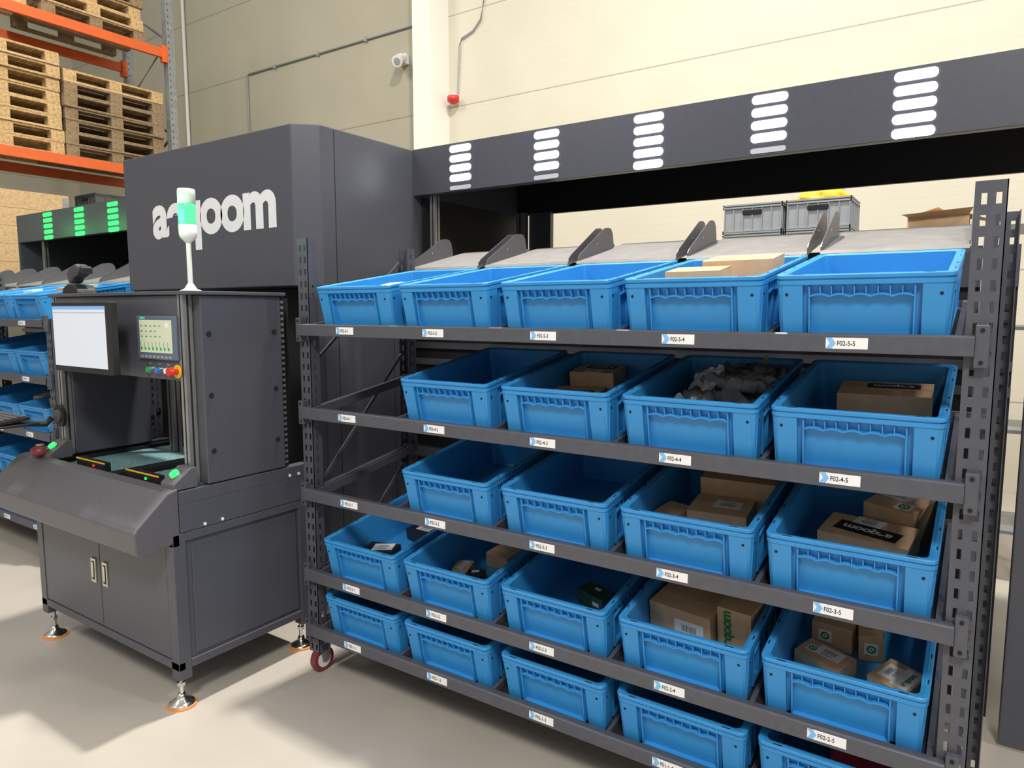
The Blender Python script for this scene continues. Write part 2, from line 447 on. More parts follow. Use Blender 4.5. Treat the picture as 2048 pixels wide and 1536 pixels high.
# row 2
carton(1,2,-.085,.20,(.15,.13,.050),12,[('black',-.01,-.04,192,1.0),('white',.01,.025,12,1.2)],k='ink',label='flat black package with white label',name='package',cat='package')
carton(1,2,-.03,.44,(.14,.1,.055),-15,[('white',.01,.01,12,1)],k='ink',label='flat black package with white label',name='package',cat='package')
carton(2,2,-.115,.26,(.07,.08,.04),15,[('paper',0,0,80,.9)],label='small cardboard box with white label')
carton(2,2,.0,.40,(.12,.1,.06),-8,label='small plain cardboard box')
carton(2,2,-.06,.14,(.05,.05,.03),50,[('leaf',0,0,0,.9)],label='tiny cardboard box with green emblem')
carton(2,2,-.045,.25,(.08,.035,.03),30,[('paper',0,0,0,.4)],k='ink',label='small black package with white sticker',name='package',cat='package')
carton(3,2,.03,.28,(.13,.07,.06),-18,[('paper',.03,0,0,.4,'front'),('paper',0,.01,0,.35)],k='capsule',label='small dark green patterned pack',name='package',cat='package')
carton(4,2,-.055,.26,(.22,.17,.135),-8,[('white',.035,.0,0,1.3,'front')],label='tall cardboard box with white shipping label')
carton(4,2,.125,.30,(.11,.24,.175),-6,[('green',-.02,.01,90,1.5,'front'),('white',-.0,.04,90,1.2,'top')],label='tall cardboard box with green lettering')
carton(5,2,-.075,.42,(.12,.10,.085),-5,[('white',.01,.02,-10,1),('leaf',-.02,0,0,.9,'front')],label='small cardboard box with label and green emblem')
carton(5,2,.03,.40,(.07,.09,.085),8,[('white',0,.02,0,.6),('leaf',0,0,0,.9,'front')],label='small cardboard box with green emblem')
carton(5,2,-.08,.26,(.15,.09,.05),-22,[('white',.01,.01,0,1),('leaf',-.04,0,0,.8)],label='small flat cardboard box with labels')
carton(5,2,.12,.23,(.11,.12,.06),-25,[('paper',.026,.0,90,1.2),('green',.032,.0,90,.75),('white',-.02,0,90,.9)],label='small cardboard box with green lettering')
carton(5,1,.05,.1,(.15,.15,.1),10,k='pink',label='pink wrapped package in a blue bin',name='package',cat='package')
for s,rw,x,y,sz,dc in((5,5,.05,.3,(.2,.16,.18),()),(5,4,.05,.3,(.22,.16,.17),()),(5,3,-.03,.25,(.22,.16,.17),[('black',0,0,0,1.5)]),(4,3,.05,.3,(.22,.16,.15),()),(5,2,0,.25,(.2,.16,.15),())):
    carton(s,rw,x,y,sz,5,dc,sh=SHL,label='cardboard box in a far blue bin')
carton(4,5,.1,.2,(.08,.08,.175),20,(),k='wplast',sh=SHL,label='white package in a far blue bin',name='package',cat='package')

def bag(slot,row,x,y,size,rot,seed,z=0,k='polybag',lean=None):
    mb=MB(); n=24
    w,d,h=size; vs=[];fs=[]
    for side in(1,-1):
        for j in range(n+1):
            for i in range(n+1):
                u=i/n*2-1;v=j/n*2-1
                e=max(0,(1-u**4)*(1-v**4))**.5
                f=1-2*abs(nz.noise(Vector((u*1.8+seed,v*1.8,side*.3))))
                g=abs(nz.noise(Vector((u*4.5,v*4.5+seed,side))))
                zz=h*.35*(1+e*(.9*f+.7*g+.3)) if side>0 else h*.35*(1-e)
                zz+=(1-e)*h*.8*abs(nz.noise(Vector((u*2.5,v*2.5+seed,5))))
                a=1+.12*nz.noise(Vector((u*2+seed,v*2,9)))
                vs.append((u*w/2*a,v*d/2*a,max(0,zz)))
    q=(n+1)**2
    for s in range(2):
        for j in range(n):
            for i in range(n):
                a=s*q+j*(n+1)+i; f=(a,a+1,a+n+2,a+n+1); fs.append(f if s==0 else f[::-1])
    mb.add(vs,fs,k,None,True)
    mx=binmx(slot,row)@T(x,y,FL+z)@RZ(rot)
    if lean: mx=mx@RX(lean[0])@RY(lean[1])
    thing('mailer_bag','crumpled grey plastic mailer bag in a blue bin','bag',mx.to_translation(),mb.mesh('mailer_bag'),'poly mailers',mx.to_euler())
bag(4,4,.03,.22,(.28,.24,.17),8,1)
bag(4,4,.04,.45,(.27,.22,.20),20,2)
bag(4,4,-.12,.13,(.12,.09,.03),60,3,.055,'polywhite',(0,-58))
bag(4,4,-.05,.32,(.12,.16,.04),-15,4,.11,'polywhite',(35,-20))
bag(4,4,.07,.33,(.24,.14,.07),-25,5,.12)

# ------------------------------------------------------------ sorting machine
MC=thing('sorting_machine','large dark grey sorting machine with logo and light-bar headers','machine',(-3.6,3.2,0))
X0,X1=-4.46,-2.785
mb=MB(); mb.prism([(X0,2.35),(X1-.105,2.35),(X1,2.45),(X1,4.28),(X0,4.28)],1.735,2.53,'z','grey')
cab=part('upper_cabinet',MC,mb,bevel=.006)
mb=MB(); mb.box(X1,X1+.0008,2.535,2.539,.1,2.52,'dark'); part('panel_seam',cab,mb)
mb=MB(); mb.box(X1,X1+.0008,2.95,2.953,.1,1.73,'dark'); part('panel_seam',cab,mb)
mb=MB(); mb.box(-2.93,X1,2.45,3.2,.06,1.732,'grey'); part('side_panel',MC,mb,bevel=.003)
mb=MB(); mb.box(X0+.13,-2.935,2.60,4.2,.05,1.73,'black'); part('machine_core',MC,mb)
mb=MB(); mb.box(X0,X0+.12,2.7,3.2,.05,1.732,'grey'); part('side_panel',MC,mb)
mb=MB(); mb.text('aeqoom',1.145,.36,'logo',frame((-3.585,2.3485,2.049),(1,0,0),(0,0,1)),.04)
part('logo_lettering',cab,mb,label='white lowercase logo lettering')
def barlight(z,x,k,y=3.13,w=.145,h=.034):
    mb=MB(); pts=[]; r=h*.45
    for cx,cz,a0 in((w/2-r,-h/2+r,-90),(w/2-r,h/2-r,0),(-w/2+r,h/2-r,90),(-w/2+r,-h/2+r,180)):
        for i in range(5):
            a=math.radians(a0+22.5*i); pts.append((x+cx+r*math.cos(a),z+cz+r*math.sin(a)))
    mb.prism(pts,y-.004,y+.002,'y',k); return mb
def wing(xa,xb,bxb,groups,fins):
    zt,zb=2.53,2.272
    mb=MB()
    mb.box(xa,xb,3.13,3.15,zb,zt,'grey'); mb.box(xa,xb,3.1502,3.19,zb-.001,zb+.01,'greyl')
    mb.box(xa,xb,3.1502,4.23,zt-.02,zt,'grey'); mb.box(xa,xb,4.23,4.25,zb,zt,'grey')
    mb.box(xa,xb,3.151,3.156,zb+.012,zt-.021,'black'); mb.box(xa,xb,4.222,4.229,zb,zt-.021,'black'); mb.box(xa,xb,3.16,4.22,zt-.028,zt-.0205,'black')
    H=part('header_beam',MC,mb)
    for x,lit,off in groups:
        for i in range(5):
            k=lit if i<off else 'offlamp'
            on=k!='offlamp'
            part('indicator_light',H,barlight(2.498-.0525*i,x,k,w=.145 if lit!='greenlamp' else .17,h=.036 if on else .022),label='glowing rounded light bar' if on else 'unlit light bar')
    part('lower_body',MC,MB().box(xa,bxb,3.125,4.2,.06,1.80,'black'))
    part('front_rail',MC,MB().box(xa,bxb,3.105,3.124,1.70,1.85,'grey'))
    for z in(1.30,1.395): part('front_rail',MC,MB().box(xa,bxb,3.10,3.124,z,z+.035,'rack'))
    for a,b in zip(fins[:-1],fins[1:]):
        a+=.022;b-=.022
        mb=MB(); mb.prism([(2.68,1.800),(2.672,1.812),(2.68,1.824),(2.70,1.827),(3.14,1.932),(3.14,1.922),(2.70,1.814)],a,b,'x','tray')
        C=part('chute_tray',MC,mb,label='sloping steel chute tray')
        for x in(a,b):
            P=[(2.685,1.8245),(2.685,1.838),(2.705,1.856),(2.91,1.972),(2.94,1.988),(2.98,1.993),(3.005,1.988),(3.02,1.97),(3.035,1.9065)]
            mb=MB(); mb.prism(P,x-.0015,x+.0015,'x','greyl'); mb.cyl((x-.003,2.86,1.91),(x+.003,2.86,1.91),.005,'chrome',n=8)
            part('side_guard',C,mb)
wh='whitelamp'
wing(X1+.001,1.6,.10,[(-2.437,wh,4),(-1.885,wh,4),(-1.335,wh,5),(-.795,wh,4),(-.262,wh,5),(.28,wh,5),(.82,wh,4)],[-2.44,-1.965,-1.48,-.995,-.51,-.025])
wing(-7.95,X0-.001,X0-.001,[(-7.32,'greenlamp',5),(-6.72,'greenlamp',5),(-6.14,'greenlamp',5),(-5.55,'greenlamp',5)],[-7.85,-7.38,-6.91,-6.44,-5.97,-5.50,-5.03,-4.56])
def profile_post(par,x,y,z0,z1,w=.04,name='frame_post'):
    mb=MB(); mb.box(x-w/2,x+w/2,y-w/2,y+w/2,z0,z1,'alu')
    for s in(-1,1):
        mb.box(x-.004,x+.004,y+s*w/2-.0006,y+s*w/2+.0006,z0,z1,'dark'); mb.box(x+s*w/2-.0006,x+s*w/2+.0006,y-.004,y+.004,z0,z1,'dark')
    return part(name,par,mb,label='aluminium profile post')
profile_post(MC,-2.69,3.21,1.80,2.27); profile_post(MC,-2.66,4.1,1.8,2.27,.06)
profile_post(MC,-7.6,3.21,1.80,2.27)
part('end_plate',MC,MB().box(-2.63,-2.46,4.14,4.18,1.8,2.27,'grey')); part('liner_panel',MC,MB().box(-2.783,-2.765,3.2,4.2,1.80,2.27,'black'))
part('end_plate',MC,MB().box(-7.98,-7.952,3.13,4.25,.05,2.53,'grey'))
part('liner_panel',MC,MB().box(-7.95,X0-.001,4.18,4.22,1.80,2.27,'black'))
part('support_panel',MC,MB().box(.14,.62,3.04,3.10,.02,1.49,'grey'),bevel=.004)
mb=MB(); mb.box(.035,.07,2.80,2.84,.08,1.75,'ink')
for i in range(40): mb.box(.025,.08,2.79,2.80,.1+i*.041,.125+i*.041,'ink')
part('cable_chain',MC,mb,label='black toothed cable chain')

# ------------------------------------------------------------ packing station
ST=thing('packing_station','dark grey packing workstation with control panel and cabinet base','workstation',(-3.2,1.8,0))
xa,xb=-3.80,-2.60
mb=MB()
mb.box(xa+.01,xb-.01,1.50,2.14,.17,.73,'grey')
for x in(xa,xb-.055):
    for y in(1.48,2.095): mb.box(x,x+.055,y,y+.055,.125,.73,'grey')
mb.box(xa,xb,1.48,1.51,.165,.20,'grey'); mb.box(xa,xb,1.48,1.51,.68,.73,'grey')
mb.box(xb-.03,xb,1.535,2.10,.165,.20,'grey'); mb.box(xb-.03,xb,1.535,2.10,.695,.73,'grey')
base=part('cabinet_base',ST,mb,bevel=.003)
mb=MB(); mb.box(xb-.012,xb-.004,1.56,2.08,.215,.68,'grey'); part('side_panel',ST,mb,bevel=.002)
for a,b,hx in((xa+.06,-3.203,-3.25),(-3.197,xb-.06,-3.15)):
    mb=MB(); mb.box(a,b,1.483,1.503,.205,.675,'grey'); d=part('cabinet_door',ST,mb,bevel=.002)
    mb=MB(); mb.box(hx-.020,hx+.020,1.476,1.482,.40,.51,'brass'); mb.box(hx-.012,hx+.012,1.4752,1.4765,.412,.498,'ink'); mb.box(hx-.007,hx+.007,1.471,1.475,.425,.495,'brass')
    part('door_handle',d,mb,bevel=.001,label='pale metal recessed handle')
for x in(-3.755,-2.645):
    for y in(1.51,2.12):
        mb=MB(); mb.cyl((x,y,.04),(x,y,.13),.009,'chrome',n=12); mb.cyl((x,y,.085),(x,y,.10),.017,'chrome',n=6,smooth=False)
        mb.revolve([(.0,.052),(.013,.052),(.017,.04),(.022,.03),(.045,.018),(.052,.012),(.052,.006),(0,.006)],(x,y,0),'chrome')
        mb.cyl((x,y,0),(x,y,.007),.058,'orangep',n=28)
        part('levelling_foot',ST,mb,label='chrome levelling foot on orange pad')
mb=MB(); mb.box(xa,xb,1.515,2.16,.732,.845,'grey'); mb.box(xa,xa+.05,1.515,2.16,.845,.9,'grey'); mb.box(xb-.05,xb,1.515,2.16,.845,.9,'grey'); mb.box(xa+.05,xb-.05,1.515,1.535,.845,.885,'grey')
for y,z in((1.62,.745),(1.70,.745),(2.05,.86),(2.1,.86)): mb.cyl((xb,y,z),(xb+.003,y,z),.007,'wplast',n=10)
part('table_body',ST,mb,bevel=.003)
for a,b in((-3.70,-3.23),(-3.13,-2.70)):
    part('conveyor_belt',ST,MB().box(a,b,1.60,2.13,.846,.872,'teal'))
part('lane_divider',ST,MB().box(-3.215,-3.145,1.54,2.13,.846,.895,'ink'))
part('lane_divider',ST,MB().box(-3.745,-3.705,1.54,2.13,.846,.89,'ink'))
for x,led in((-3.37,'redglow'),(-2.93,'greenlamp')):
    mb=MB(); mb.box(x-.13,x+.13,1.55,1.575,.885,.93,'ink'); mb.box(x-.13,x+.13,1.548,1.552,.924,.93,'yellow'); mb.box(x-.13,x+.13,1.548,1.552,.885,.889,'yellow'); mb.cyl((x+.03,1.549,.908),(x+.03,1.546,.908),.006,led,n=12)
    part('light_curtain',ST,mb,label='black and yellow sensor bar')
for x in(-3.70,-2.655):
    mb=MB(); mb.prism([(1.50,.905),(1.50,.93),(1.575,.985),(1.60,.985),(1.60,.905)],x-.045,x+.05,'x','greyl'); w=part('lamp_block',ST,mb,bevel=.002)
    mb=MB(); d=Vector((0,-.59,.80)); c=Vector((x,1.538,.957)); mb.cyl(c,c+d*.006,.024,'chrome',n=20); mb.cyl(c+d*.005,c+d*.016,.018,'greenlamp',n=20); part('push_button_lamp',w,mb,label='lit green button')
mb=MB(); P=[(1.513,.70),(1.36,.672),(1.335,.69),(1.33,.775),(1.345,.795),(1.47,.905),(1.513,.915)]
mb.prism(P,-3.92,xb,'x','greyl'); part('console_hood',ST,mb,bevel=.006)
mb=MB(); mb.box(-3.72,-2.69,1.60,1.63,1.33,1.675,'grey'); F=part('fascia_panel',ST,mb,bevel=.003)
mb=MB(); mb.box(-3.77,-2.585,1.585,2.05,1.677,1.692,'grey'); part('top_plate',ST,mb,bevel=.003)
mb=MB(); P=[(1.645,.905),(2.03,.905),(2.03,1.676),(1.645,1.676)]
mb.prism(P,-2.66,-2.60,'x','grey')
for y in(1.675,1.99):
    for z in(1.04,1.27,1.52): mb.cyl((-2.60,y,z),(-2.595,y,z),.010,'dark',n=12)
part('side_housing',ST,mb,bevel=.004)
mb=MB(); mb.box(-2.64,-2.61,2.031,2.055,.905,1.676,'ink')
for i in range(30): mb.box(-2.6095,-2.606,2.034,2.05,.92+i*.025,.932+i*.025,'alu')
part('slotted_strip',ST,mb,label='black strip with row of pale slots')
mb=MB(); mb.box(-3.76,-3.71,1.645,2.03,.905,1.676,'grey'); part('side_housing',ST,mb,bevel=.004)
for x in(-3.735,-2.672): profile_post(ST,x,1.622,.905,1.676,.04)
for x in(-3.50,-3.05): profile_post(ST,x,2.04,.875,1.67,.045)
part('dark_backing',ST,MB().box(-3.70,-2.7,2.14,2.15,.90,1.67,'black'))  # black sheet added to make the station interior look dark
part('red_glow_block',ST,MB().box(-2.80,-2.78,1.95,2.0,.9,1.0,'redglow'),label='red glowing block')  # glowing block put in to imitate a red reflection inside
mb=MB(); mb.box(-2.978,-2.69,1.588,1.60,1.412,1.592,'hmi'); h=part('control_panel',F,mb,bevel=.003,label='touch control panel')
def xz(mb,x0,x1,z0,z1,y,k): mb.box(x0,x1,y-.0008,y,z0,z1,k)
mb=MB(); xz(mb,-2.955,-2.715,1.44,1.575,1.5878,'hmis')
for r in range(3):
    for c in range(5 if r!=1 else 4):
        xz(mb,-2.945+c*.034,-2.930+c*.034,1.548-r*.022,1.553-r*.022,1.587,'greenbtn' if (r+c)%2 else 'crate')
for c in range(8): xz(mb,-2.95+c*.029,-2.938+c*.029,1.450,1.462,1.587,'greenbtn'); xz(mb,-2.95+c*.029,-2.949+c*.029,1.462,1.485,1.587,'ink')
xz(mb,-2.76,-2.735,1.545,1.562,1.587,'white')
for c in range(8): xz(mb,-2.952+c*.03,-2.932+c*.03,1.418,1.428,1.5875,'crate')
mb.text('SIEMENS',.04,.012,'towergreen',frame((-2.93,1.5872,1.579),(1,0,0),(0,0,1)),.01)
me=mb.mesh('touch_screen'); me.transform(Matrix.Translation(-Vector(ST.location)))
so=bpy.data.objects.new('touch_screen',me); COL.objects.link(so); so.parent=F
for x,k,nm in((-2.905,'greenbtn','green'),(-2.835,'bluebtn','blue'),(-2.77,'wplast','white')):
    mb=MB(); mb.cyl((x,1.60,1.367),(x,1.592,1.367),.015,'chrome',n=20); mb.cyl((x,1.592,1.367),(x,1.582,1.367),.0115,k,n=20); xz(mb,x-.012,x+.012,1.388,1.396,1.5995,'alu'); part('push_button',F,mb,label=nm+' push button')
x=-2.705
mb=MB(); mb.cyl((x,1.60,1.367),(x,1.597,1.367),.028,'yellow',n=28); mb.cyl((x,1.597,1.367),(x,1.575,1.367),.012,'red',n=20); mb.cyl((x,1.575,1.367),(x,1.558,1.367),.021,'red',r1=.017,n=24); part('emergency_stop_button',F,mb,label='red mushroom button on yellow ring')

mo=thing('computer_monitor','black flat monitor showing a pale window, fixed to station','monitor',(-3.22,1.49,1.34))
mb=MB(); mb.box(-3.475,-2.965,1.475,1.505,1.345,1.65,'ink'); part('monitor_body',mo,mb,bevel=.004)
mb=MB(); xz(mb,-3.464,-3.005,1.37,1.632,1.4745,'screen'); xz(mb,-3.464,-3.005,1.618,1.632,1.4735,'screenb'); xz(mb,-3.464,-3.005,1.604,1.6055,1.4735,'crate'); xz(mb,-3.464,-3.005,1.600,1.6025,1.4735,'white')
part('screen',mo,mb)
mb=MB(); mb.box(-3.28,-3.17,1.506,1.599,1.45,1.55,'ink'); part('mount_arm',mo,mb)

c=(-2.765,1.71,1.692)
sg=thing('signal_light','white signal tower light with glowing green section on a pole','signal light',c)
mb=MB(); mb.revolve([(0,0),(.042,0),(.042,.006),(.025,.012),(.014,.03),(.011,.035)],c,'wplast'); mb.cyl((c[0],c[1],c[2]+.02),(c[0],c[1],c[2]+.215),.010,'wplast'); part('pole',sg,mb)
mb=MB(); mb.revolve([(.010,.2),(.031,.222),(.035,.235),(.035,.275),(.0,.275)],c,'wplast'); part('lamp_housing',sg,mb)
mb=MB(); mb.revolve([(0,.275)]+[(.034+.0014*(i%2),.275+.0075*i) for i in range(0,12)]+[(.033,.359),(0,.359)],c,'towergreen'); part('green_lens',sg,mb,label='glowing green lens')
mb=MB(); mb.revolve([(0,.360),(.035,.360),(.035,.412),(.033,.42),(0,.423)],c,'towerwhite'); part('clear_lens',sg,mb,label='frosted white lens')
def point(loc,e,col,r=.05,name='signal_glow'):
    L=bpy.data.lights.new(name,'POINT'); L.energy=e; L.color=col; L.shadow_soft_size=r
    lo=bpy.data.objects.new(name,L); lo.location=loc; COL.objects.link(lo)
point((c[0]+.0,1.64,2.0),1.2,(.2,1,.4))
point((-6.7,2.75,2.38),1.8,(.05,1,.2),.1,'indicator_glow')
point((-7.5,2.75,2.38),1.4,(.05,1,.2),.1,'indicator_glow')

sc=thing('barcode_scanner','dark grey barcode scanner resting in its cradle','scanner',(-3.64,1.68,1.692))
mb=MB(); mb.prism([(-3.72,1.692),(-3.56,1.692),(-3.57,1.715),(-3.60,1.735),(-3.66,1.74),(-3.71,1.72)],1.63,1.72,'y','ink'); part('cradle',sc,mb,bevel=.006)
mb=MB(); mb.prism([(-3.69,1.742),(-3.655,1.742),(-3.64,1.765),(-3.60,1.775),(-3.565,1.80),(-3.575,1.825),(-3.615,1.835),(-3.66,1.825),(-3.70,1.80)],1.645,1.705,'y','key'); part('scanner_head',sc,mb,bevel=.014)
mb=MB(); mb.prism([(-3.58,1.80),(-3.555,1.785),(-3.552,1.815),(-3.575,1.826)],1.65,1.70,'y','ink'); part('scan_window',sc,mb,bevel=.003)

kt=thing('keyboard_tray','black keyboard tray on a jointed arm fixed to station post','tray',(-3.85,1.4,1.08))
mb=MB(); mb.box(-4.08,-3.66,1.26,1.47,1.078,1.088,'ink'); part('tray_plate',kt,mb,bevel=.002)
mb=MB(); mb.tube([(-3.90,1.38,1.065),(-3.80,1.47,1.07),(-3.78,1.545,1.06),(-3.77,1.57,1.09)],.014,'ink'); part('arm',kt,mb)
mb=MB(); mb.cyl((-3.735,1.598,1.10),(-3.735,1.585,1.10),.055,'ink',n=28); mb.cyl((-3.735,1.585,1.10),(-3.735,1.575,1.10),.03,'crated',n=20); part('mount_disc',kt,mb,bevel=.002)
KM=T(-3.88,1.37,1.092)@RX(6)@T(3.88,-1.37,-1.092)
mb=MB(); mb.box(-4.06,-3.68,1.29,1.44,1.097,1.112,'ink',KM)
for r in range(5):
    for cc in range(14): mb.box(-4.052+cc*.0262,-4.052+cc*.0262+.021,1.298+r*.027,1.298+r*.027+.021,1.112,1.119,'key',KM)
solo('keyboard','black computer keyboard on a tray','keyboard',mb,(-3.88,1.37,1.0885),.001)
mb=MB(); mb.revolve([(0,0),(.03,.004),(.042,.02),(.038,.04),(.02,.05),(0,.046)],(-3.74,1.495,.914),'caster'); mb.revolve([(.0,.048),(.012,.05),(.02,.058),(.0,.052)],(-3.74,1.495,.914),'card',n=9)
solo('wrapped_sweet','small reddish round packet lying on the console','packet',mb,(-3.74,1.495,.914))

# ------------------------------------------------------------ pallets + pallet rack
def pallet_mesh(seed,k='wood'):
    rnd=random.Random(seed); mb=MB()
    kk=lambda: rnd.choice([k,k,'woodl' if k=='wood' else 'woodd'])
    for i in range(5):
        x=-.40+i*.165; mb.box(x,x+.135+rnd.uniform(-.01,.005),-.6,.6,.122,.144,kk())
    for y in(-.6,-.0725,.455): mb.box(-.4,.4,y,y+.145,.1,.1218,kk())
    for y in(-.6,-.0725,.455):
        for x in(-.4,-.05,.3): mb.box(x,x+.1,y,y+.145,.0222,.0998,'wood' if k=='wood' else 'woodd')
    for x in(-.4,-.05,.3): mb.box(x,x+.1,-.6,.6,0,.022,kk())
    return mb.mesh('wooden_pallet')
PM=[pallet_mesh(i,'wood' if i<3 else 'woodd') for i in range(5)]
def stack(x,y,z,n,group,dark=0,jit=.02):
    for i in range(n):
        j=random.randrange(3) if random.random()>dark else 3+random.randrange(2)
        thing('wooden_pallet','worn wooden pallet in a stack on orange racking','pallet',(x+random.uniform(-jit,jit),y+random.uniform(-jit,jit),z+.1445*i),PM[j],group,(0,0,math.radians(random.uniform(-1,1))))
PX=-9.0; ZB=[1.75,3.36,4.92]
pr=thing('pallet_rack','tall pallet rack with orange beams and galvanised uprights','rack',(PX-.5,3.9,0))
for y in(5.40,2.45):
    for x in(PX-.1,PX-1.1):
        mb=MB(); perf(mb,.1,.0,6.6,T(x,y,0)@RZ(90),'galv',.08,2); perf(mb,.1,.0,6.6,T(x+.1,y,0)@RZ(90),'galv',.08,2); mb.add([(x,y,0),(x+.1,y,0),(x+.1,y,6.6),(x,y,6.6)],[(0,1,2,3)],'galv')
        part('upright',pr,mb)
    for j in range(5):
        z0=.3+j*1.2
        mb=MB(); mb.tube([(PX-.05,y+.04,z0),(PX-1.05,y+.04,z0+.6),(PX-.05,y+.04,z0+1.2)],.02,'galv'); part('frame_brace',pr,mb)
for z in ZB:
    for x in(PX-.05,PX-1.05):
        mb=MB(); mb.box(x-.02,x+.03,2.55,5.40,z-.06,z+.055,'orange'); mb.box(x-.025,x+.055,5.34,5.41,z-.12,z+.09,'orange'); part('load_beam',pr,mb,bevel=.004)
stack(PX-.5,4.76,ZB[1]+.056,7,'pallets on the middle rack level',.6)
stack(PX-.5,3.52,ZB[1]+.056,8,'pallets on the middle rack level',.1)
stack(PX-.5,4.55,ZB[2]+.056,5,'pallets on the upper rack level',.2)
stack(PX-.5,3.2,ZB[2]+.056,5,'pallets on the upper rack level',.2)
for y,n,h in((3.55,5,.2),(4.78,4,.2)):
    z=ZB[0]+.056
    thing('wooden_pallet','wooden pallet under stacked collars','pallet',(PX-.5,y,z),PM[0],'pallets under collars',(0,0,0))
    for i in range(n):
        mb=MB(); w,l=.8,1.15; zz=z+.1445+i*h
        for sx in(-1,1): mb.box(PX-.5+sx*(w/2)-.012,PX-.5+sx*(w/2)+.012,y-l/2,y+l/2,zz,zz+h-.003,'woodl')
        for sy in(-1,1): mb.box(PX-.5-w/2+.013,PX-.5+w/2-.013,y+sy*(l/2-.01)-.01,y+sy*(l/2-.01)+.01,zz,zz+h-.003,'woodl')
        for sy in(-1,1): mb.box(PX-.5+w/2+.012,PX-.5+w/2+.016,y+sy*(l/2-.04)-.03,y+sy*(l/2-.04)+.03,zz+.03,zz+h-.03,'galv')
        solo('pallet_collar','pale pine pallet collar with steel corner hinges','crate',mb,(PX-.5,y,zz),group='stacked pallet collars')

# ------------------------------------------------------------ grey crates
def crate_mb(x,y,z,w,d,h,k='crate'):
    mb=MB(); t=.006
    mb.box(x,x+w,y,y+d,z,z+.008,k)
    for a,b,c,e in((x,x+w,y,y+t),(x,x+w,y+d-t,y+d),(x,x+t,y+t,y+d-t),(x+w-t,x+w,y+t,y+d-t)): mb.box(a,b,c,e,z+.008,z+h,k)
    for zz in(z,z+h-.03,z+h-.012):
        mb.box(x-.008,x+w+.008,y-.010,y,zz,zz+.010,k); mb.box(x-.010,x,y-.01,y+d,zz,zz+.010,k); mb.box(x+w,x+w+.01,y-.01,y+d,zz,zz+.01,k)
    n=6
    for i in range(n+1):
        xx=x+(w-.006)*i/n; mb.box(xx,xx+.006,y-.008,y,z+.01,z+h-.03,k)
        yy=y+(d-.006)*i/n; mb.box(x+w,x+w+.008,yy,yy+.006,z+.01,z+h-.03,k)
    mb.box(x+w*.33,x+w*.67,y-.0085,y-.002,z+h-.075,z+h-.045,'dark')
    return mb
sh=thing('storage_shelf','tall grey steel shelf carrying crates behind the machine','shelf',(-.8,5.2,0))
for x in(-1.7,.25):
    for y in(4.95,5.4): part('shelf_post',sh,MB().box(x,x+.04,y,y+.04,0,2.08,'galv'))
for z in(.3,.9,1.5,2.08): part('shelf_board',sh,MB().box(-1.7,.29,4.95,5.44,z,z+.02,'galv'))
for x,w in((-1.55,.385),(-1.13,.385)):
    z=2.101
    for i,h in enumerate((.05,.19)):
        solo('plastic_crate','grey plastic stacking crate on a shelf','crate',crate_mb(x,5.0,z,w,.35,h),(x+w/2,5.17,z),group='grey crates'); z+=h+.001
solo('plastic_crate','dark grey plastic crate standing on pine collars','crate',crate_mb(PX-.62,4.45,2.755,.5,.7,.14,'crated'),(PX-.4,4.8,2.755),group='grey crates')
solo('plastic_crate','dark grey plastic crate standing on another crate','crate',crate_mb(PX-.62,4.45,2.897,.5,.7,.14,'crated'),(PX-.4,4.8,2.897),group='grey crates')
mb=MB()
vs=[];fs=[];n=24
for j in range(10):
    for i in range(n):
        t=2*math.pi*i/n; s_=(1-(j/9)**2)**.5 if j else 1
        q=1+.3*nz.noise(Vector((math.cos(t)*2,math.sin(t)*2,j*.3)))
        vs.append((-.94+.165*s_*q*math.cos(t),5.17+.13*s_*q*math.sin(t),2.343+j*.0115+(.012*nz.noise(Vector((t*2,j,0))) if j else 0)))
for j in range(9):
    for i in range(n): fs.append((j*n+i,j*n+(i+1)%n,(j+1)*n+(i+1)%n,(j+1)*n+i))
mb.add(vs,fs,'yellow',None,True)
solo('yellow_sack','crumpled yellow vest lying on a grey crate','sack',mb,(-.94,5.16,2.343))  # a yellow bag lying on the upper crate
mb=MB(); mb.box(-.42,-.1,5.0,5.3,2.101,2.18,'card')
mb.add([(-.42,5.0,2.18),(-.1,5.0,2.18),(-.08,4.93,2.21),(-.45,4.93,2.19)],[(0,1,2,3)],'card'); mb.add([(-.1,5.0,2.18),(-.1,5.3,2.18),(-.02,5.28,2.16),(-.02,5.0,2.15)],[(0,1,2,3)],'card'); mb.add([(-.42,5.0,2.181),(-.42,5.3,2.181),(-.24,5.3,2.24),(-.26,5.0,2.23)],[(0,1,2,3)],'card')
solo('cardboard_box','opened cardboard box with raised flaps on a shelf','box',mb,(-.26,5.15,2.101))

# ------------------------------------------------------------ wall fittings
mb=MB(); mb.tube([(-10.2,7.475,0.0),(-10.2,7.475,5.38),(-10.17,7.475,5.42),(-6.5,7.475,5.42),(-6.33,7.475,5.42)],.012,'crate')
for x in(-9.5,-8.5,-7.5): mb.box(x-.02,x+.02,7.46,7.495,5.39,5.45,'crate')
solo('conduit_pipe','thin grey conduit clipped along the wall','pipe',mb,(-8,7.47,0))
mb=MB(); mb.tube([(-11.9,7.46,0),(-11.9,7.46,9)],.03,'wplast'); solo('downpipe','slim white vertical pipe on the wall','pipe',mb,(-11.9,7.46,0))
mb=MB(); mb.cyl((-5.87,7.499,4.33),(-5.87,7.44,4.33),.05,'wplast')
mb.revolve([(0,-.06),(.05,-.055),(.078,-.03),(.08,.02),(.07,.035),(0,.035)],(-5.87,7.40,4.33),'red'); mb.revolve([(.0,.06),(.04,.06),(.06,.035)],(-5.87,7.40,4.33),'wplast')
solo('alarm_beacon','red round alarm beacon fixed to the wall','alarm',mb,(-5.87,7.42,4.33))
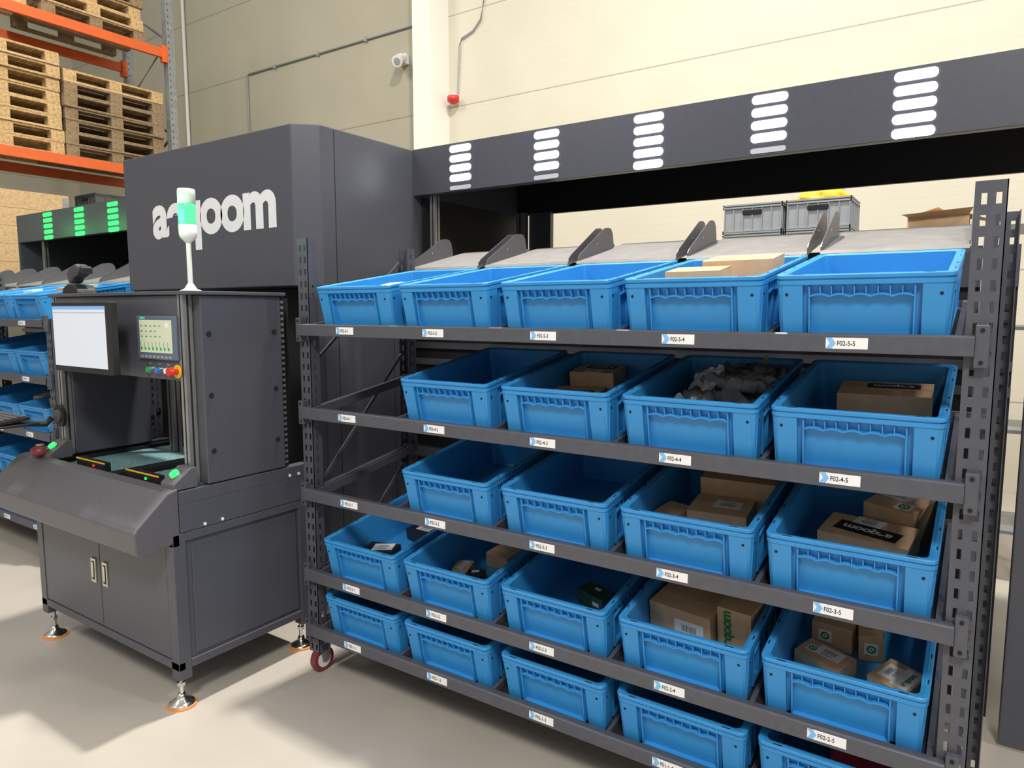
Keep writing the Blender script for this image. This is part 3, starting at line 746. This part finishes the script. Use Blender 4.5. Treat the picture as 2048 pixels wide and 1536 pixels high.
pts=[(-5.86,4.38),(-5.84,4.7),(-5.82,5.0),(-5.78,5.08),(-5.6,5.14),(-5.48,5.25),(-5.42,5.5),(-5.44,5.75),(-5.55,6.0),(-5.9,6.05)]
mb=MB(); mb.tube([(x,7.475,z) for x,z in pts],.012,'crate'); solo('electric_cable','thin cable running up the wall from the beacon','cable',mb,(-5.8,7.47,4.38))
cm=thing('security_camera','white dome security camera on the wall','camera',(-6.77,7.5,4.97))
mb=MB(); mb.box(-6.84,-6.70,7.42,7.499,4.93,5.07,'wplast'); part('camera_base',cm,mb,bevel=.01)
mb=MB(); mb.cyl((-6.77,7.42,5.0),(-6.72,7.27,4.92),.075,'wplast',n=24); part('camera_head',cm,mb,bevel=.01)
mb=MB(); mb.cyl((-6.72,7.272,4.921),(-6.717,7.262,4.916),.045,'crate',n=20); part('camera_lens',cm,mb)

# ------------------------------------------------------------ lights
def area(loc,target,size,power,col=(1,.965,.91),sy=None):
    L=bpy.data.lights.new('highbay_and_fill','AREA'); L.energy=power; L.color=col; L.size=size
    if sy: L.shape='RECTANGLE'; L.size_y=sy
    o=bpy.data.objects.new('highbay_and_fill_light',L); o.location=loc
    d=Vector(target)-Vector(loc); o.rotation_euler=d.to_track_quat('-Z','Y').to_euler(); COL.objects.link(o)
area((1.5,-2.5,6.5),(-1.5,2,.5),1.2,380)
area((-5.0,-3.0,6.0),(-3.5,2,.5),1.5,100)
area((-2.2,3.25,8.0),(-2.8,1.0,0),.35,780,(1,.95,.86))
area((4.0,2.6,6.5),(-3,1.8,.5),.5,140,(1,.95,.88))
area((1,4.2,7.5),(0,7.5,2.5),2.5,100,(1,.96,.86))  # fill light added to brighten the back wall, not a highbay
area((-8,2,8),(-9,5,3),2,200,(1,.92,.76))
w=bpy.data.worlds.new('world'); S.world=w; w.use_nodes=True
bg=w.node_tree.nodes['Background']; bg.inputs[0].default_value=(1,.98,.93,1); bg.inputs[1].default_value=.5

# ------------------------------------------------------------ camera
cam=bpy.data.cameras.new('camera'); co=bpy.data.objects.new('camera',cam); COL.objects.link(co)
cam.sensor_width=36; cam.lens=1400/2048*36; cam.clip_start=.05; cam.clip_end=100
co.location=(0,0,1.62)
fw=Vector((-.5563*.9943,.8310*.9943,-.1065)); co.rotation_euler=fw.to_track_quat('-Z','Y').to_euler()
S.camera=co
